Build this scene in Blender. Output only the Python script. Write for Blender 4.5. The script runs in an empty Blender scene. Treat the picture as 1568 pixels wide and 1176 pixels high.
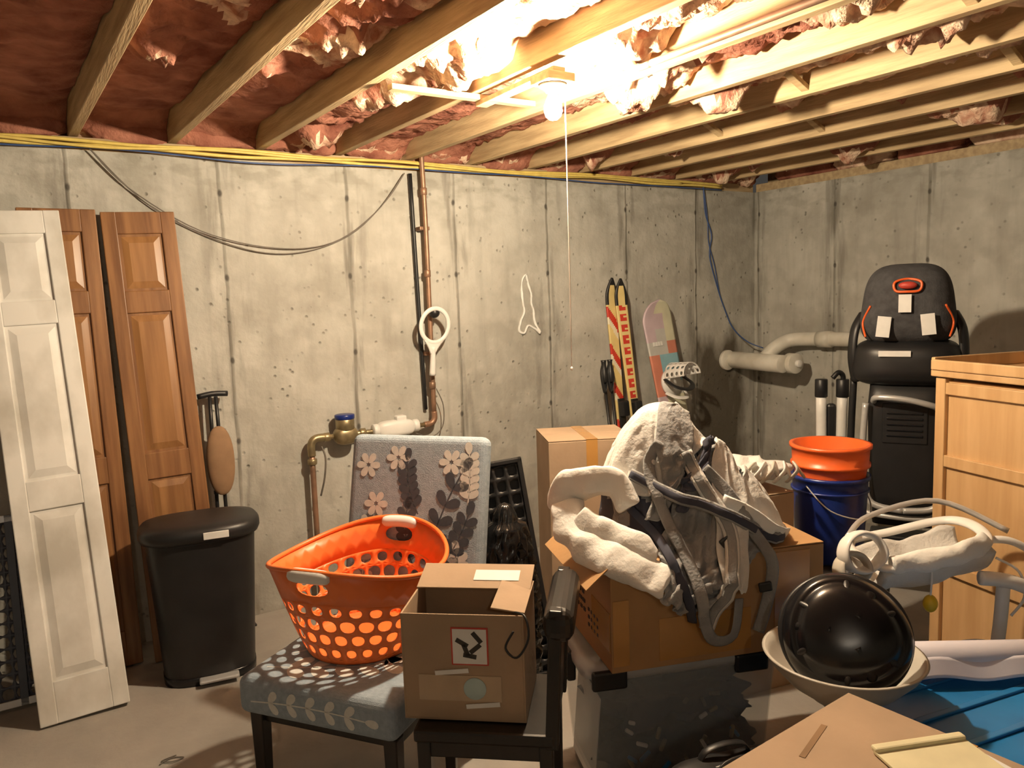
import bpy, bmesh, math, random
from mathutils import Vector, Matrix, noise, Euler
from mathutils.bvhtree import BVHTree
random.seed(7)
S = bpy.context.scene
PAR = None
XF = Matrix.Identity(4)
R = math.radians
S.view_settings.view_transform = 'Standard'
S.view_settings.look = 'None'

# ------------------------------------------------------------------ helpers
def T(loc=(0,0,0), rot=(0,0,0)):
    return Matrix.Translation(Vector(loc)) @ Euler([R(a) for a in rot]).to_matrix().to_4x4()

def grp(name, loc=(0,0,0), rot=(0,0,0)):
    global PAR, XF
    e = bpy.data.objects.new(name, None)
    e.location = loc
    e.rotation_euler = [R(a) for a in rot]
    e.empty_display_size = 0.1
    S.collection.objects.link(e)
    PAR = e
    XF = Matrix.Identity(4)
    return e

def top():
    global PAR, XF
    PAR = None
    XF = Matrix.Identity(4)

def mesh(name, verts, faces, mat, M=None, smooth=True, thick=0, sub=0, mids=None, recalc=True, off=0):
    me = bpy.data.meshes.new(name)
    X = XF @ M if M is not None else XF
    me.from_pydata([X @ Vector(v) for v in verts], [], faces)
    mats = mat if isinstance(mat, (list, tuple)) else [mat]
    for m in mats:
        me.materials.append(m)
    if mids:
        for p, i in zip(me.polygons, mids):
            p.material_index = i
    bm = bmesh.new(); bm.from_mesh(me)
    bmesh.ops.remove_doubles(bm, verts=bm.verts, dist=0.00002)
    if recalc:
        bmesh.ops.recalc_face_normals(bm, faces=bm.faces)
    bm.to_mesh(me); bm.free()
    for p in me.polygons:
        p.use_smooth = smooth
    o = bpy.data.objects.new(name, me)
    S.collection.objects.link(o)
    if PAR:
        o.parent = PAR
    if thick:
        s = o.modifiers.new('s', 'SOLIDIFY'); s.thickness = thick; s.offset = off
    if sub:
        s = o.modifiers.new('b', 'SUBSURF'); s.levels = sub; s.render_levels = sub
    return o

def box(name, size, loc, mat, rot=(0,0,0), bev=0.004, seg=2, M=None, taper=None, shear=0):
    bm = bmesh.new()
    bmesh.ops.create_cube(bm, size=1)
    for v in bm.verts:
        k = 1
        if taper and v.co.z < 0: k = taper
        v.co = Vector((v.co.x*size[0]*k, v.co.y*size[1]*k, v.co.z*size[2]))
        v.co.x -= shear*v.co.y
    if bev > 0:
        b = min(bev, min(size)*0.45)
        bmesh.ops.bevel(bm, geom=bm.edges[:], offset=b, segments=seg, profile=0.5, affect='EDGES')
    bm.verts.ensure_lookup_table(); bm.verts.index_update()
    vs = [v.co.copy() for v in bm.verts]
    fs = [[v.index for v in f.verts] for f in bm.faces]
    bm.free()
    MM = T(loc, rot)
    if M is not None: MM = M @ MM
    return mesh(name, vs, fs, mat, M=MM, smooth=False)

def loft(name, secs, mat, seg=40, n=2.0, M=None, caps=(True, True), thick=0, smooth=True):
    vs, fs = [], []
    for s in secs:
        z, a, b = s[:3]
        nn = s[3] if len(s) > 3 else n
        cx = s[4] if len(s) > 4 else 0
        cy = s[5] if len(s) > 5 else 0
        for i in range(seg):
            t = 2*math.pi*i/seg
            c, d = math.cos(t), math.sin(t)
            vs.append((cx + a*math.copysign(abs(c)**(2/nn), c), cy + b*math.copysign(abs(d)**(2/nn), d), z))
    for j in range(len(secs)-1):
        for i in range(seg):
            k = (i+1) % seg
            fs.append((j*seg+i, j*seg+k, (j+1)*seg+k, (j+1)*seg+i))
    if caps[0]: fs.append(list(range(seg))[::-1])
    if caps[1]: fs.append([(len(secs)-1)*seg+i for i in range(seg)])
    return mesh(name, vs, fs, mat, M=M, thick=thick, smooth=smooth)

def cyl(name, r, h, loc, mat, rot=(0,0,0), r2=None, seg=24, bev=0.0):
    r2 = r if r2 is None else r2
    e = min(0.003, r*0.2, h*0.2)
    return loft(name, [(-h/2, r-e, r-e), (-h/2+e, r, r), (h/2-e, r2, r2), (h/2, r2-e, r2-e)], mat, seg=seg, M=T(loc, rot))

def catmull(pts, n=6, closed=False):
    P = [Vector(p) for p in pts]
    out = []
    N = len(P)
    rng = N if closed else N-1
    for i in range(rng):
        if closed:
            a, b, c, d = P[(i-1) % N], P[i], P[(i+1) % N], P[(i+2) % N]
        else:
            a, b, c, d = P[max(i-1,0)], P[i], P[i+1], P[min(i+2,N-1)]
        for k in range(n):
            t = k/n
            out.append(0.5*((2*b)+(c-a)*t+(2*a-5*b+4*c-d)*t*t+(3*b-a-3*c+d)*t**3))
    if not closed: out.append(P[-1])
    return out

def sweep(name, pts, r, mat, seg=10, closed=False, n=6, flat=None, up=(0,0,1), wob=0, M=None, tw=0, mids=None):
    P = catmull(pts, n, closed) if n > 0 else [Vector(p) for p in pts]
    N = len(P)
    vs, fs = [], []
    nrm = None
    for i, p in enumerate(P):
        if closed: t = (P[(i+1) % N]-P[i-1])
        else: t = P[min(i+1,N-1)]-P[max(i-1,0)]
        if t.length < 1e-7: t = Vector((0,0,1))
        t.normalize()
        if nrm is None:
            u = Vector(up)
            if abs(u.dot(t)) > 0.95: u = Vector((1,0,0))
            nrm = (u - t*u.dot(t)).normalized()
        else:
            nrm = (nrm - t*nrm.dot(t)).normalized()
        bn = t.cross(nrm)
        rr = r(i/(N-1)) if callable(r) else r
        w, h = (flat if flat else (1, 1))
        for k in range(seg):
            a = 2*math.pi*k/seg + tw
            q = p + bn*math.cos(a)*rr*w + nrm*math.sin(a)*rr*h
            if wob:
                q = q + noise.noise_vector(q*14)*wob
            vs.append(q)
    rng = N if closed else N-1
    for i in range(rng):
        j = (i+1) % N
        for k in range(seg):
            l = (k+1) % seg
            fs.append((i*seg+k, i*seg+l, j*seg+l, j*seg+k))
    if not closed:
        fs.append(list(range(seg))); fs.append([(N-1)*seg+k for k in range(seg)])
    return mesh(name, vs, fs, mat, M=M)

def surf(name, f, nu, nv, mat, closeu=False, thick=0, M=None, midf=None, smooth=True):
    vs, fs, mids = [], [], []
    cu = nu if closeu else nu+1
    for j in range(nv+1):
        for i in range(cu):
            vs.append(f(i/nu, j/nv))
    for j in range(nv):
        for i in range(nu):
            k = (i+1) % cu if closeu else i+1
            fs.append((j*cu+i, j*cu+k, (j+1)*cu+k, (j+1)*cu+i))
            if midf: mids.append(midf((i+.5)/nu, (j+.5)/nv))
    return mesh(name, vs, fs, mat, M=M, thick=thick, mids=mids or None, smooth=smooth, recalc=(thick == 0))

def lathe(name, prof, mat, seg=40, M=None, thick=0):
    return surf(name, lambda u, v: pf(prof, u, v), seg, len(prof)-1, mat, closeu=True, M=M, thick=thick)
def pf(prof, u, v):
    k = round(v*(len(prof)-1))
    r, z = prof[k]
    return (r*math.cos(2*math.pi*u), r*math.sin(2*math.pi*u), z)

def blob(name, rad, loc, mat, rot=(0,0,0), amp=0, sc=5, pw=2.0, nu=40, nv=24, zmin=None, ridge=False, M=None):
    seed = Vector((random.random()*50,)*3)
    MM = T(loc, rot)
    if M is not None: MM = M @ MM
    def f(u, v):
        a = 2*math.pi*u; b = math.pi*(v-0.5)
        c, s = math.cos(a), math.sin(a); cb, sb = math.cos(b), math.sin(b)
        sg = lambda x: math.copysign(abs(x)**(2/pw), x)
        p = Vector((rad[0]*sg(cb)*sg(c), rad[1]*sg(cb)*sg(s), rad[2]*sg(sb)))
        if amp:
            q = p*sc+seed
            nn = noise.fractal(q, 1.0, 2.0, 4)
            if ridge: nn = 0.5-abs(nn)*2.2
            p = p*(1+amp*nn)
        if zmin is not None and p.z < zmin: p.z = zmin
        return p
    return surf(name, f, nu, nv, mat, closeu=True, M=MM)

def holes(name, cells, mp, mat, thick=0.003, k=20, pw=2.3, M=None):
    vs, fs = [], []
    for (u0, u1, v0, v1, hu, hv) in cells:
        cu, cv, du, dv = (u0+u1)/2, (v0+v1)/2, (u1-u0)/2, (v1-v0)/2
        b = len(vs)
        for ring in range(2):
            for i in range(k):
                a = 2*math.pi*i/k
                c, s = math.cos(a), math.sin(a)
                if ring == 0:
                    m = max(abs(c), abs(s)); x, y = c/m, s/m
                else:
                    x = max(hu, 0.02)*math.copysign(abs(c)**(2/pw), c); y = max(hv, 0.02)*math.copysign(abs(s)**(2/pw), s)
                vs.append(mp(cu+du*x, cv+dv*y))
        for i in range(k):
            j = (i+1) % k
            fs.append((b+i, b+j, b+k+j, b+k+i))
        if hu == 0:
            fs.append([b+k+i for i in range(k)])
    return mesh(name, vs, fs, mat, M=M, thick=thick, smooth=True)

# ------------------------------------------------------------------ materials
def nt(name):
    m = bpy.data.materials.new(name); m.use_nodes = True
    n = m.node_tree; b = n.nodes['Principled BSDF']
    return m, n, b
def nd(n, typ, **kw):
    x = n.nodes.new(typ)
    for k, v in kw.items(): setattr(x, k, v)
    return x
def c4(c): return (c[0], c[1], c[2], 1)

def M_(name, c1, c2=None, sc=8, rough=.6, metal=0, bump=0, bsc=None, stretch=(1,1,1), coat=0, detail=6, spec=.5, alpha=1, lo=.35, hi=.65, sheen=0, trans=0):
    m, n, b = nt(name)
    b.inputs['Roughness'].default_value = rough
    b.inputs['Metallic'].default_value = metal
    b.inputs['Specular IOR Level'].default_value = spec
    if coat: b.inputs['Coat Weight'].default_value = coat; b.inputs['Coat Roughness'].default_value = .2
    if sheen: b.inputs['Sheen Weight'].default_value = sheen
    if trans: b.inputs['Transmission Weight'].default_value = trans
    if alpha < 1: b.inputs['Alpha'].default_value = alpha
    tc = nd(n, 'ShaderNodeTexCoord'); mp = nd(n, 'ShaderNodeMapping')
    mp.inputs['Scale'].default_value = stretch
    n.links.new(tc.outputs['Object'], mp.inputs['Vector'])
    if c2 is None: c2 = tuple(x*.85 for x in c1)
    no = nd(n, 'ShaderNodeTexNoise'); no.inputs['Scale'].default_value = sc; no.inputs['Detail'].default_value = detail
    n.links.new(mp.outputs[0], no.inputs['Vector'])
    cr = nd(n, 'ShaderNodeValToRGB')
    cr.color_ramp.elements[0].position = lo; cr.color_ramp.elements[1].position = hi
    cr.color_ramp.elements[0].color = c4(c2); cr.color_ramp.elements[1].color = c4(c1)
    n.links.new(no.outputs['Fac'], cr.inputs[0]); n.links.new(cr.outputs[0], b.inputs['Base Color'])
    if bump:
        n2 = nd(n, 'ShaderNodeTexNoise'); n2.inputs['Scale'].default_value = bsc or sc*4; n2.inputs['Detail'].default_value = 5
        n.links.new(mp.outputs[0], n2.inputs['Vector'])
        bp = nd(n, 'ShaderNodeBump'); bp.inputs['Strength'].default_value = bump; bp.inputs['Distance'].default_value = .01
        n.links.new(n2.outputs['Fac'], bp.inputs['Height']); n.links.new(bp.outputs[0], b.inputs['Normal'])
    return m

def math_(n, op, a, b=None, c=None):
    x = nd(n, 'ShaderNodeMath', operation=op)
    for i, v in enumerate((a, b, c)):
        if v is None: continue
        if isinstance(v, (int, float)): x.inputs[i].default_value = v
        else: n.links.new(v, x.inputs[i])
    return x.outputs[0]
def ramp(n, v, a, b, x=0., y=1.):
    r = nd(n, 'ShaderNodeMapRange'); r.inputs[1].default_value = a; r.inputs[2].default_value = b
    r.inputs[3].default_value = x; r.inputs[4].default_value = y
    n.links.new(v, r.inputs[0]); return r.outputs[0]
def mixc(n, f, a, b, mode='MIX'):
    x = nd(n, 'ShaderNodeMix', data_type='RGBA', blend_type=mode)
    if isinstance(f, (int, float)): x.inputs[0].default_value = f
    else: n.links.new(f, x.inputs[0])
    for i, v in ((6, a), (7, b)):
        if isinstance(v, tuple): x.inputs[i].default_value = c4(v)
        else: n.links.new(v, x.inputs[i])
    return x.outputs[2]
def noi(n, vec, sc, det=5, stretch=None):
    if stretch:
        mp = nd(n, 'ShaderNodeMapping'); mp.inputs['Scale'].default_value = stretch
        n.links.new(vec, mp.inputs['Vector']); vec = mp.outputs[0]
    x = nd(n, 'ShaderNodeTexNoise'); x.inputs['Scale'].default_value = sc; x.inputs['Detail'].default_value = det
    n.links.new(vec, x.inputs['Vector']); return x.outputs['Fac']

def concrete_wall(name, axis, off, per, stain=False):
    m, n, b = nt(name)
    tc = nd(n, 'ShaderNodeTexCoord'); vec = tc.outputs['Object']
    sp = nd(n, 'ShaderNodeSeparateXYZ'); n.links.new(vec, sp.inputs[0])
    co = sp.outputs[axis]; z = sp.outputs[2]
    wob = noi(n, vec, 3.0, 4)
    cw = math_(n, 'ADD', co, math_(n, 'MULTIPLY', math_(n, 'SUBTRACT', wob, .5), .03))
    fr = math_(n, 'FRACT', math_(n, 'DIVIDE', math_(n, 'SUBTRACT', cw, off - per/2 - per*20), per))
    d = math_(n, 'MULTIPLY', math_(n, 'ABSOLUTE', math_(n, 'SUBTRACT', fr, .5)), per)
    seam = ramp(n, d, .003, .011, 1, 0)
    near = ramp(n, d, .0, .13, 1, 0)
    base = mixc(n, ramp(n, noi(n, vec, 1.6, 6), .35, .65), (.36,.35,.315), (.50,.49,.45))
    base = mixc(n, ramp(n, noi(n, vec, 9, 8), .45, .75, 0, .5), base, (.60,.59,.55))
    base = mixc(n, ramp(n, noi(n, vec, 5, 9), .50, .68, 0, .45), base, (.30,.285,.25))
    streak = noi(n, vec, 5, 7, (3, 3, .35))
    base = mixc(n, math_(n, 'MULTIPLY', ramp(n, streak, .50, .64), math_(n, 'ADD', math_(n, 'MULTIPLY', near, .65), .14)), base, (.15,.14,.12))
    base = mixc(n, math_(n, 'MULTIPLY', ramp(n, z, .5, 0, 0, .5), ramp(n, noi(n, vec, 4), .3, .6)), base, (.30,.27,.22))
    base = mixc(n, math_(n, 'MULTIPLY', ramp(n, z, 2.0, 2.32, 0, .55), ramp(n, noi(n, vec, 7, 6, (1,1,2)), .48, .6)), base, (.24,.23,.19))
    base = mixc(n, math_(n, 'MULTIPLY', seam, ramp(n, noi(n, vec, 6, 4, (1,1,.5)), .35, .6, .2, .8)), base, (.19,.18,.155))
    fz = math_(n, 'FRACT', math_(n, 'DIVIDE', math_(n, 'ADD', z, .1), .41))
    dz = math_(n, 'MULTIPLY', math_(n, 'ABSOLUTE', math_(n, 'SUBTRACT', fz, .5)), .41)
    rr = math_(n, 'SQRT', math_(n, 'ADD', math_(n, 'MULTIPLY', dz, dz), math_(n, 'MULTIPLY', math_(n, 'MULTIPLY', d, d), 2.5)))
    base = mixc(n, ramp(n, rr, .010, .022, .85, 0), base, (.06,.055,.05))
    vo = nd(n, 'ShaderNodeTexVoronoi'); vo.inputs['Scale'].default_value = 20; n.links.new(vec, vo.inputs['Vector'])
    pit = math_(n, 'MULTIPLY', ramp(n, vo.outputs['Distance'], .06, .20, 1, 0), ramp(n, noi(n, vec, 6, 3), .47, .58))
    base = mixc(n, math_(n, 'MULTIPLY', pit, .6), base, (.16,.15,.13))
    if stain:
        dx = math_(n, 'ABSOLUTE', math_(n, 'SUBTRACT', co, 4.30))
        nn = math_(n, 'MULTIPLY', math_(n, 'SUBTRACT', noi(n, vec, 5, 6, (1,1,.4)), .5), .7)
        a = ramp(n, math_(n, 'ADD', dx, nn), .14, .34, 1, 0)
        bz = ramp(n, math_(n, 'ADD', z, nn), 1.18, 1.35, 1, 0)
        base = mixc(n, math_(n, 'MULTIPLY', math_(n, 'MULTIPLY', a, bz), .9), base, (.075,.06,.04))
    n.links.new(base, b.inputs['Base Color'])
    b.inputs['Roughness'].default_value = .85; b.inputs['Specular IOR Level'].default_value = .3
    h = math_(n, 'ADD', math_(n, 'MULTIPLY', seam, .5), math_(n, 'ADD', math_(n, 'MULTIPLY', noi(n, vec, 30, 6), .6), math_(n, 'MULTIPLY', pit, -.8)))
    bp = nd(n, 'ShaderNodeBump'); bp.inputs['Strength'].default_value = .7; bp.inputs['Distance'].default_value = .012
    n.links.new(h, bp.inputs['Height']); n.links.new(bp.outputs[0], b.inputs['Normal'])
    return m

def emis(name, col, st):
    m, n, b = nt(name)
    b.inputs['Emission Color'].default_value = c4(col); b.inputs['Emission Strength'].default_value = st
    b.inputs['Base Color'].default_value = c4(col)
    return m

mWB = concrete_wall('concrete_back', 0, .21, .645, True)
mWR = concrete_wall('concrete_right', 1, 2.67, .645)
mFL = M_('concrete_floor', (.40,.375,.34), (.29,.27,.245), 2.2, .75, bump=.25, bsc=40)
mJO = M_('joist_wood', (.58,.43,.24), (.40,.28,.15), 3, .7, bump=.25, bsc=14, stretch=(12,1,12))
mWD = M_('rough_wood', (.50,.38,.22), (.36,.26,.15), 4, .7, bump=.2, stretch=(1,8,8))
mIN = M_('pink_insulation', (.50,.23,.16), (.20,.07,.05), 7, 1, bump=1, bsc=45, spec=.05, lo=.3, hi=.7)
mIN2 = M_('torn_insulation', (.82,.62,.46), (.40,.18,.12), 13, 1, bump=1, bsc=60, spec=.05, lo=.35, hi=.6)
mSUB = M_('subfloor', (.16,.10,.06), (.1,.06,.04), 6, .9)
mYW = M_('yellow_cable', (.74,.58,.16), (.62,.47,.12), 20, .5)
mBW = M_('blue_cable', (.04,.09,.26), None, 20, .4)
mKW = M_('grey_cable', (.16,.14,.12), None, 20, .6)
mCU = M_('copper_pipe', (.40,.23,.15), (.24,.15,.10), 12, .45, metal=.5)
mBR = M_('brass', (.42,.34,.20), (.27,.22,.13), 20, .4, metal=.7)
mPVC = M_('white_pvc', (.74,.72,.66), (.6,.57,.50), 8, .45)
mWP = M_('white_plastic', (.82,.81,.79), (.74,.73,.71), 8, .4)
mWPAINT = M_('primed_paint', (.82,.81,.78), (.54,.525,.48), 3.2, .55, bump=.1, stretch=(1,1,.7), lo=.38, hi=.56, detail=8)
mBDOOR = M_('stained_wood', (.31,.15,.06), (.17,.072,.027), 3, .42, bump=.05, stretch=(10,10,.7), coat=.12)
mBDOOR2 = M_('stained_wood_panel', (.36,.18,.068), (.22,.10,.036), 3, .42, bump=.05, stretch=(8,8,.6), coat=.12)
mBK = M_('black_plastic', (.016,.016,.018), (.011,.011,.012), 8, .42)
mBKG = M_('black_gloss', (.008,.008,.010), None, 8, .25)
mBAG = M_('black_bag', (.010,.010,.011), None, 8, .2, bump=.3, bsc=18)
mDW = M_('espresso_wood', (.016,.012,.010), (.010,.008,.007), 5, .35, stretch=(8,8,1))
mOR = M_('orange_plastic', (.92,.22,.05), (.88,.19,.04), 4, .4)
mFAB = M_('grey_fabric', (.36,.43,.50), (.29,.355,.42), 60, .95, bump=.3, bsc=300)
mLFC = M_('cream_print', (.72,.73,.70), (.64,.65,.62), 60, .95)
mLFD = M_('charcoal_print', (.07,.078,.10), None, 60, .95)
mCB = M_('cardboard', (.42,.30,.20), (.35,.25,.165), 5, .85, bump=.08, bsc=60)
mCB2 = M_('cardboard_warm', (.46,.27,.12), (.38,.22,.095), 4, .7, bump=.08, bsc=60)
mCBI = M_('cardboard_inside', (.30,.20,.12), None, 5, .9)
mTAPE = M_('packing_tape', (.54,.28,.08), (.46,.24,.07), 6, .2, coat=.5)
mLBL = M_('paper_label', (.78,.77,.75), (.72,.71,.69), 20, .7)
mRED = M_('red_print', (.55,.06,.04), None, 20, .5)
mINK = M_('ink', (.05,.045,.04), None, 20, .8)
mGF = M_('carrier_grey', (.33,.335,.34), (.22,.223,.23), 9, .95, bump=.4, bsc=120, sheen=.2)
mGL = M_('carrier_light', (.70,.69,.67), (.58,.57,.55), 7, .95, bump=.35, bsc=90, sheen=.2)
mWQ = M_('white_quilt', (.86,.85,.82), (.78,.77,.74), 7, .95, bump=.3, bsc=60, sheen=.2)
mGN = M_('carrier_lining', (.06,.065,.095), None, 9, .95)
mTOT = M_('clear_tote', (.66,.72,.76), (.58,.64,.68), 5, .18, alpha=.22)
mLID = M_('tote_lid', (.60,.63,.66), (.52,.55,.58), 5, .3, alpha=.65)
mBLU = M_('blue_plastic', (.02,.20,.50), (.015,.15,.40), 5, .35)
mNAV = M_('navy_plastic', (.012,.03,.20), None, 5, .3)
mORD = M_('orange_red_plastic', (.85,.14,.03), None, 5, .35)
mLW = M_('maple_wood', (.62,.40,.20), (.52,.32,.15), 3, .42, bump=.05, stretch=(7,7,.7), coat=.2)
mDG = M_('dark_grey_fabric', (.065,.065,.070), (.04,.04,.045), 30, .9, bump=.3, bsc=150)
mMET = M_('grey_metal', (.62,.62,.62), None, 8, .35, metal=.4)
mCRM = M_('cream_ceramic', (.54,.51,.45), (.46,.43,.38), 5, .35)
mLAV = M_('white_wrap', (.74,.72,.80), (.64,.62,.71), 5, .4)
mPAP = M_('yellow_paper', (.76,.70,.46), None, 8, .8)
mGRN = M_('green_plastic', (.12,.35,.06), (.3,.5,.2), 12, .5)
mSKR = M_('ski_red', (.60,.05,.03), None, 8, .25, coat=.4)
mSKY = M_('ski_yellow', (.76,.60,.26), None, 8, .25, coat=.4)
mSKW = M_('ski_white', (.78,.72,.55), None, 8, .25, coat=.4)
mP = [M_('board_pink', (.60,.48,.54), None, 8, .4), M_('board_yellow', (.68,.67,.50), None, 8, .4),
      M_('board_blue', (.28,.52,.62), None, 8, .4), M_('board_coral', (.66,.25,.17), None, 8, .4), M_('board_grey', (.56,.56,.54), None, 8, .4)]
mSEAL = M_('white_sealant', (.88,.88,.86), None, 20, .8, bump=.5, bsc=60)
mSCR = M_('screen_frame', (.06,.07,.10), None, 20, .4)
mSKIN = M_('tan_canvas', (.30,.18,.10), None, 20, .8)
mBULB = emis('bulb_glow', (1.0, .81, .56), 3900)
mFILL = emis('added_fill_glow', (1.0, .86, .68), 480)  # weak glow for the added fill bulb behind the camera
mYEL = M_('toy_yellow', (.75,.5,.02), None, 8, .4)

# ------------------------------------------------------------------ room shell
XL, XR, YF, YB = -2.5, 4.7, -3.0, 4.0
JB = 2.38
BX, BY = 1.57, 2.19
top()
box('floor', (XR-XL+.4, YB-YF+.4, .1), ((XL+XR)/2, (YF+YB)/2, -.05), mFL, bev=0)
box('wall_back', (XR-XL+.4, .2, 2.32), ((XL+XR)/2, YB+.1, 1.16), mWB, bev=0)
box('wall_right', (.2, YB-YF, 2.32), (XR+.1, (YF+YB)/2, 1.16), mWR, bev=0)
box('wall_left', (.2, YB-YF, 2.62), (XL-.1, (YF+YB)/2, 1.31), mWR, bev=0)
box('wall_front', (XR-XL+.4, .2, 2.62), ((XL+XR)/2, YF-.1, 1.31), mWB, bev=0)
box('ceiling', (XR-XL+.4, YB-YF+.4, .05), ((XL+XR)/2, (YF+YB)/2, 2.645), mSUB, bev=0)
box('trim_sill_back', (XR-XL, .17, .058), ((XL+XR)/2, YB+.1, 2.35), mWD, bev=.002)
box('trim_rim_back', (XR-XL+.3, .04, .236), ((XL+XR)/2, YB+.165, 2.50), mWD, bev=.002)
box('trim_sill_right', (.17, YB-YF, .058), (XR+.1, (YF+YB)/2, 2.35), mWD, bev=.002)
box('trim_rim_right', (.04, YB-YF, .236), (XR+.165, (YF+YB)/2, 2.50), mWD, bev=.002)

SH = .042
grp('ceiling_joists')
JX = [.25+.41*i for i in range(-8, 12)]
def jx(x, y): return x+SH*(4-y)
for x in JX:
    if x < XL-.2 or x > XR-.03: continue
    y0 = 4-(XR+.08-x)/SH if jx(x, YF) > XR+.1 else YF
    yc = (y0+YB+.13)/2
    box('joist', (.040, YB+.13-y0, .232), (jx(x, yc), yc, JB+.118), mJO, bev=.003, shear=SH)
for (x, y) in ((2.505, 2.1), (2.915, 1.5), (3.325, 2.6), (2.095, 1.25), (2.915, 2.9)):
    xx = jx(x, y)
    box('brace', (.42, .035, .02), (xx, y, 2.49), mJO, rot=(0, 24, 0), bev=.002)
    box('brace', (.42, .035, .02), (xx, y+.05, 2.49), mJO, rot=(0, -24, 0), bev=.002)

grp('fiberglass_insulation')
def insul():
    vs, fs, mids = [], [], []
    y0, y1, ny, nx = -.6, 4.12, 270, 18
    for x in JX:
        if x < XL: continue
        xa, xb = x+.022, x+.388
        if xa > XR: continue
        base = len(vs)
        seed = Vector((x*3.1, 7, 2))
        for j in range(ny+1):
            y = y0+(y1-y0)*j/ny
            for i in range(nx+1):
                t = i/nx
                X = min(jx(xa+(xb-xa)*t, y), XR+.14)
                p = Vector((X, y, 0))
                dl = math.hypot((X-1.8)/1.7, (y-1.8)/1.4)
                torn = max(0, min(1, 1.6-dl))
                if X > 1.2: torn = max(torn, .8)
                n1 = noise.fractal(p*2.2+seed, 1, 2, 4)
                n2 = noise.fractal(p*9+seed, .8, 2, 5)
                rg = 1-abs(noise.fractal(p*5+seed*2, .8, 2, 4))*2.4
                edge = math.sin(math.pi*t)**.5
                z = 2.50 + .03*n1 - .02*edge + .010*n2
                z -= torn*(.07*max(0, rg)*edge*(0.6+.8*n1) + .035*n2)
                if torn > .2 and n1 > .18: z -= (n1-.18)*.32*edge*torn
                if y > 3.9: z -= (y-3.9)*.6
                dd = math.hypot(X-BX, y-BY)
                z = max(z, 2.33+max(0, .12-.2*dd))
                if abs(X-(1.84+.05*(2-y)/2)) < .06 and y < 2.2: z = max(z, 2.385)
                vs.append((X, y, min(z, 2.6)))
        for j in range(ny):
            for i in range(nx):
                a = base+j*(nx+1)+i
                fs.append((a, a+1, a+nx+2, a+nx+1))
                xx, yy, zz = vs[a]
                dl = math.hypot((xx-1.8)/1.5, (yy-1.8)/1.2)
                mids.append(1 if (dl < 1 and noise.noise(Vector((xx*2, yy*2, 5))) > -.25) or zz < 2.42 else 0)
    mesh('blanket', vs, fs, [mIN, mIN2], mids=mids, recalc=False)
insul()
for x in JX:
    if x < -1 or x > XR-.2: continue
    blob('rim_batt', (.19, .07, .10), (x+.205, 4.06, 2.47), mIN, amp=.25, sc=9, pw=4, nu=24, nv=14)
for k in range(5):
    blob('side_batt', (.07, .22, .10), (4.78, 3.6-k*.45, 2.47), mIN2 if k % 2 else mIN, amp=.25, sc=9, pw=4, nu=24, nv=14)

def bulb(name, loc, mat, strip=True):
    grp(name, loc)
    if strip:
        box('mounting_strip', (.62, .04, .02), (-.08, .46, 2.368), mWD, bev=.002)
        box('mounting_strip', (.05, .52, .018), (0, .22, 2.349), mWD, bev=.002)
    box('junction_plate', (.11, .11, .03), (0, 0.0, 2.325), mWD, bev=.004)
    lathe('socket', [(.0, 2.312), (.045, 2.312), (.047, 2.302), (.028, 2.292), (.024, 2.284), (0, 2.284)], mWP, seg=24)
    lathe('bulb', [(.012, 2.286), (.014, 2.278), (.022, 2.26), (.030, 2.24), (.031, 2.222), (.026, 2.205), (.014, 2.194), (.0, 2.191)], mat, seg=24)
    sweep('pull_string', [(.036, -.02, 2.295), (.037, -.02, 1.9), (.036, -.02, 1.35)], .0022, mWP, seg=6, n=3)
    blob('string_bead', (.005, .005, .008), (.036, -.02, 1.345), mWP, nu=10, nv=8)
bulb('pull_chain_light_bulb', (BX, BY, 0), mBULB)
bulb('added_fill_bulb', (-.55, -1.3, 0.03), mFILL, False)  # unseen extra bulb, added to fill the shaded fronts

grp('overhead_copper_pipe')
sweep('pipe', [(1.99, -2.9, 2.36), (1.90, 0, 2.355), (1.86, 1.2, 2.36), (1.84, 2.0, 2.362)], .012, mCU, n=4)
sweep('pipe_b', [(1.84, 2.0, 2.362), (1.84, 2.08, 2.37), (1.84, 2.12, 2.45)], .012, mCU, n=4)

def cable(name, y, z, mat, r, amp, seed, x0=-1.5, x1=4.3):
    pts = []
    k = 26
    for i in range(k+1):
        x = x0+(x1-x0)*i/k
        pts.append((x, y+.012*noise.noise(Vector((x*2, seed, 0))), z+amp*noise.noise(Vector((x*1.4, seed, 3)))+.003*math.sin(x*7+seed)))
    sweep(name, pts, r, mat, seg=8, n=4)
grp('electrical_cables')
cable('romex', 3.955, 2.352, mYW, .0085, .02, 1)
cable('romex', 3.965, 2.335, mYW, .0085, .025, 5)
cable('romex', 3.945, 2.343, mYW, .007, .03, 9, x1=3.9)
cable('data', 3.96, 2.318, mBW, .004, .03, 12)
sweep('slack_wire', [(.30, 3.97, 2.33), (.45, 3.98, 2.16), (.75, 3.98, 1.97), (1.1, 3.98, 1.89), (1.4, 3.98, 1.92), (1.65, 3.98, 2.08), (1.83, 3.97, 2.30)], .003, mKW, seg=6)
sweep('slack_wire', [(.30, 3.97, 2.33), (.55, 3.985, 2.07), (.9, 3.985, 1.90), (1.2, 3.985, 1.865), (1.5, 3.985, 1.96), (1.72, 3.985, 2.15), (1.83, 3.97, 2.30)], .003, mKW, seg=6)
sweep('blue_drop', [(4.13, 3.97, 2.34), (4.16, 3.98, 2.15), (4.22, 3.98, 2.0), (4.20, 3.98, 1.85), (4.28, 3.98, 1.62), (4.36, 3.98, 1.45), (4.42, 3.96, 1.32), (4.50, 3.9, 1.22), (4.56, 3.8, 1.17)], .0045, mBW, seg=6)
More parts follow.
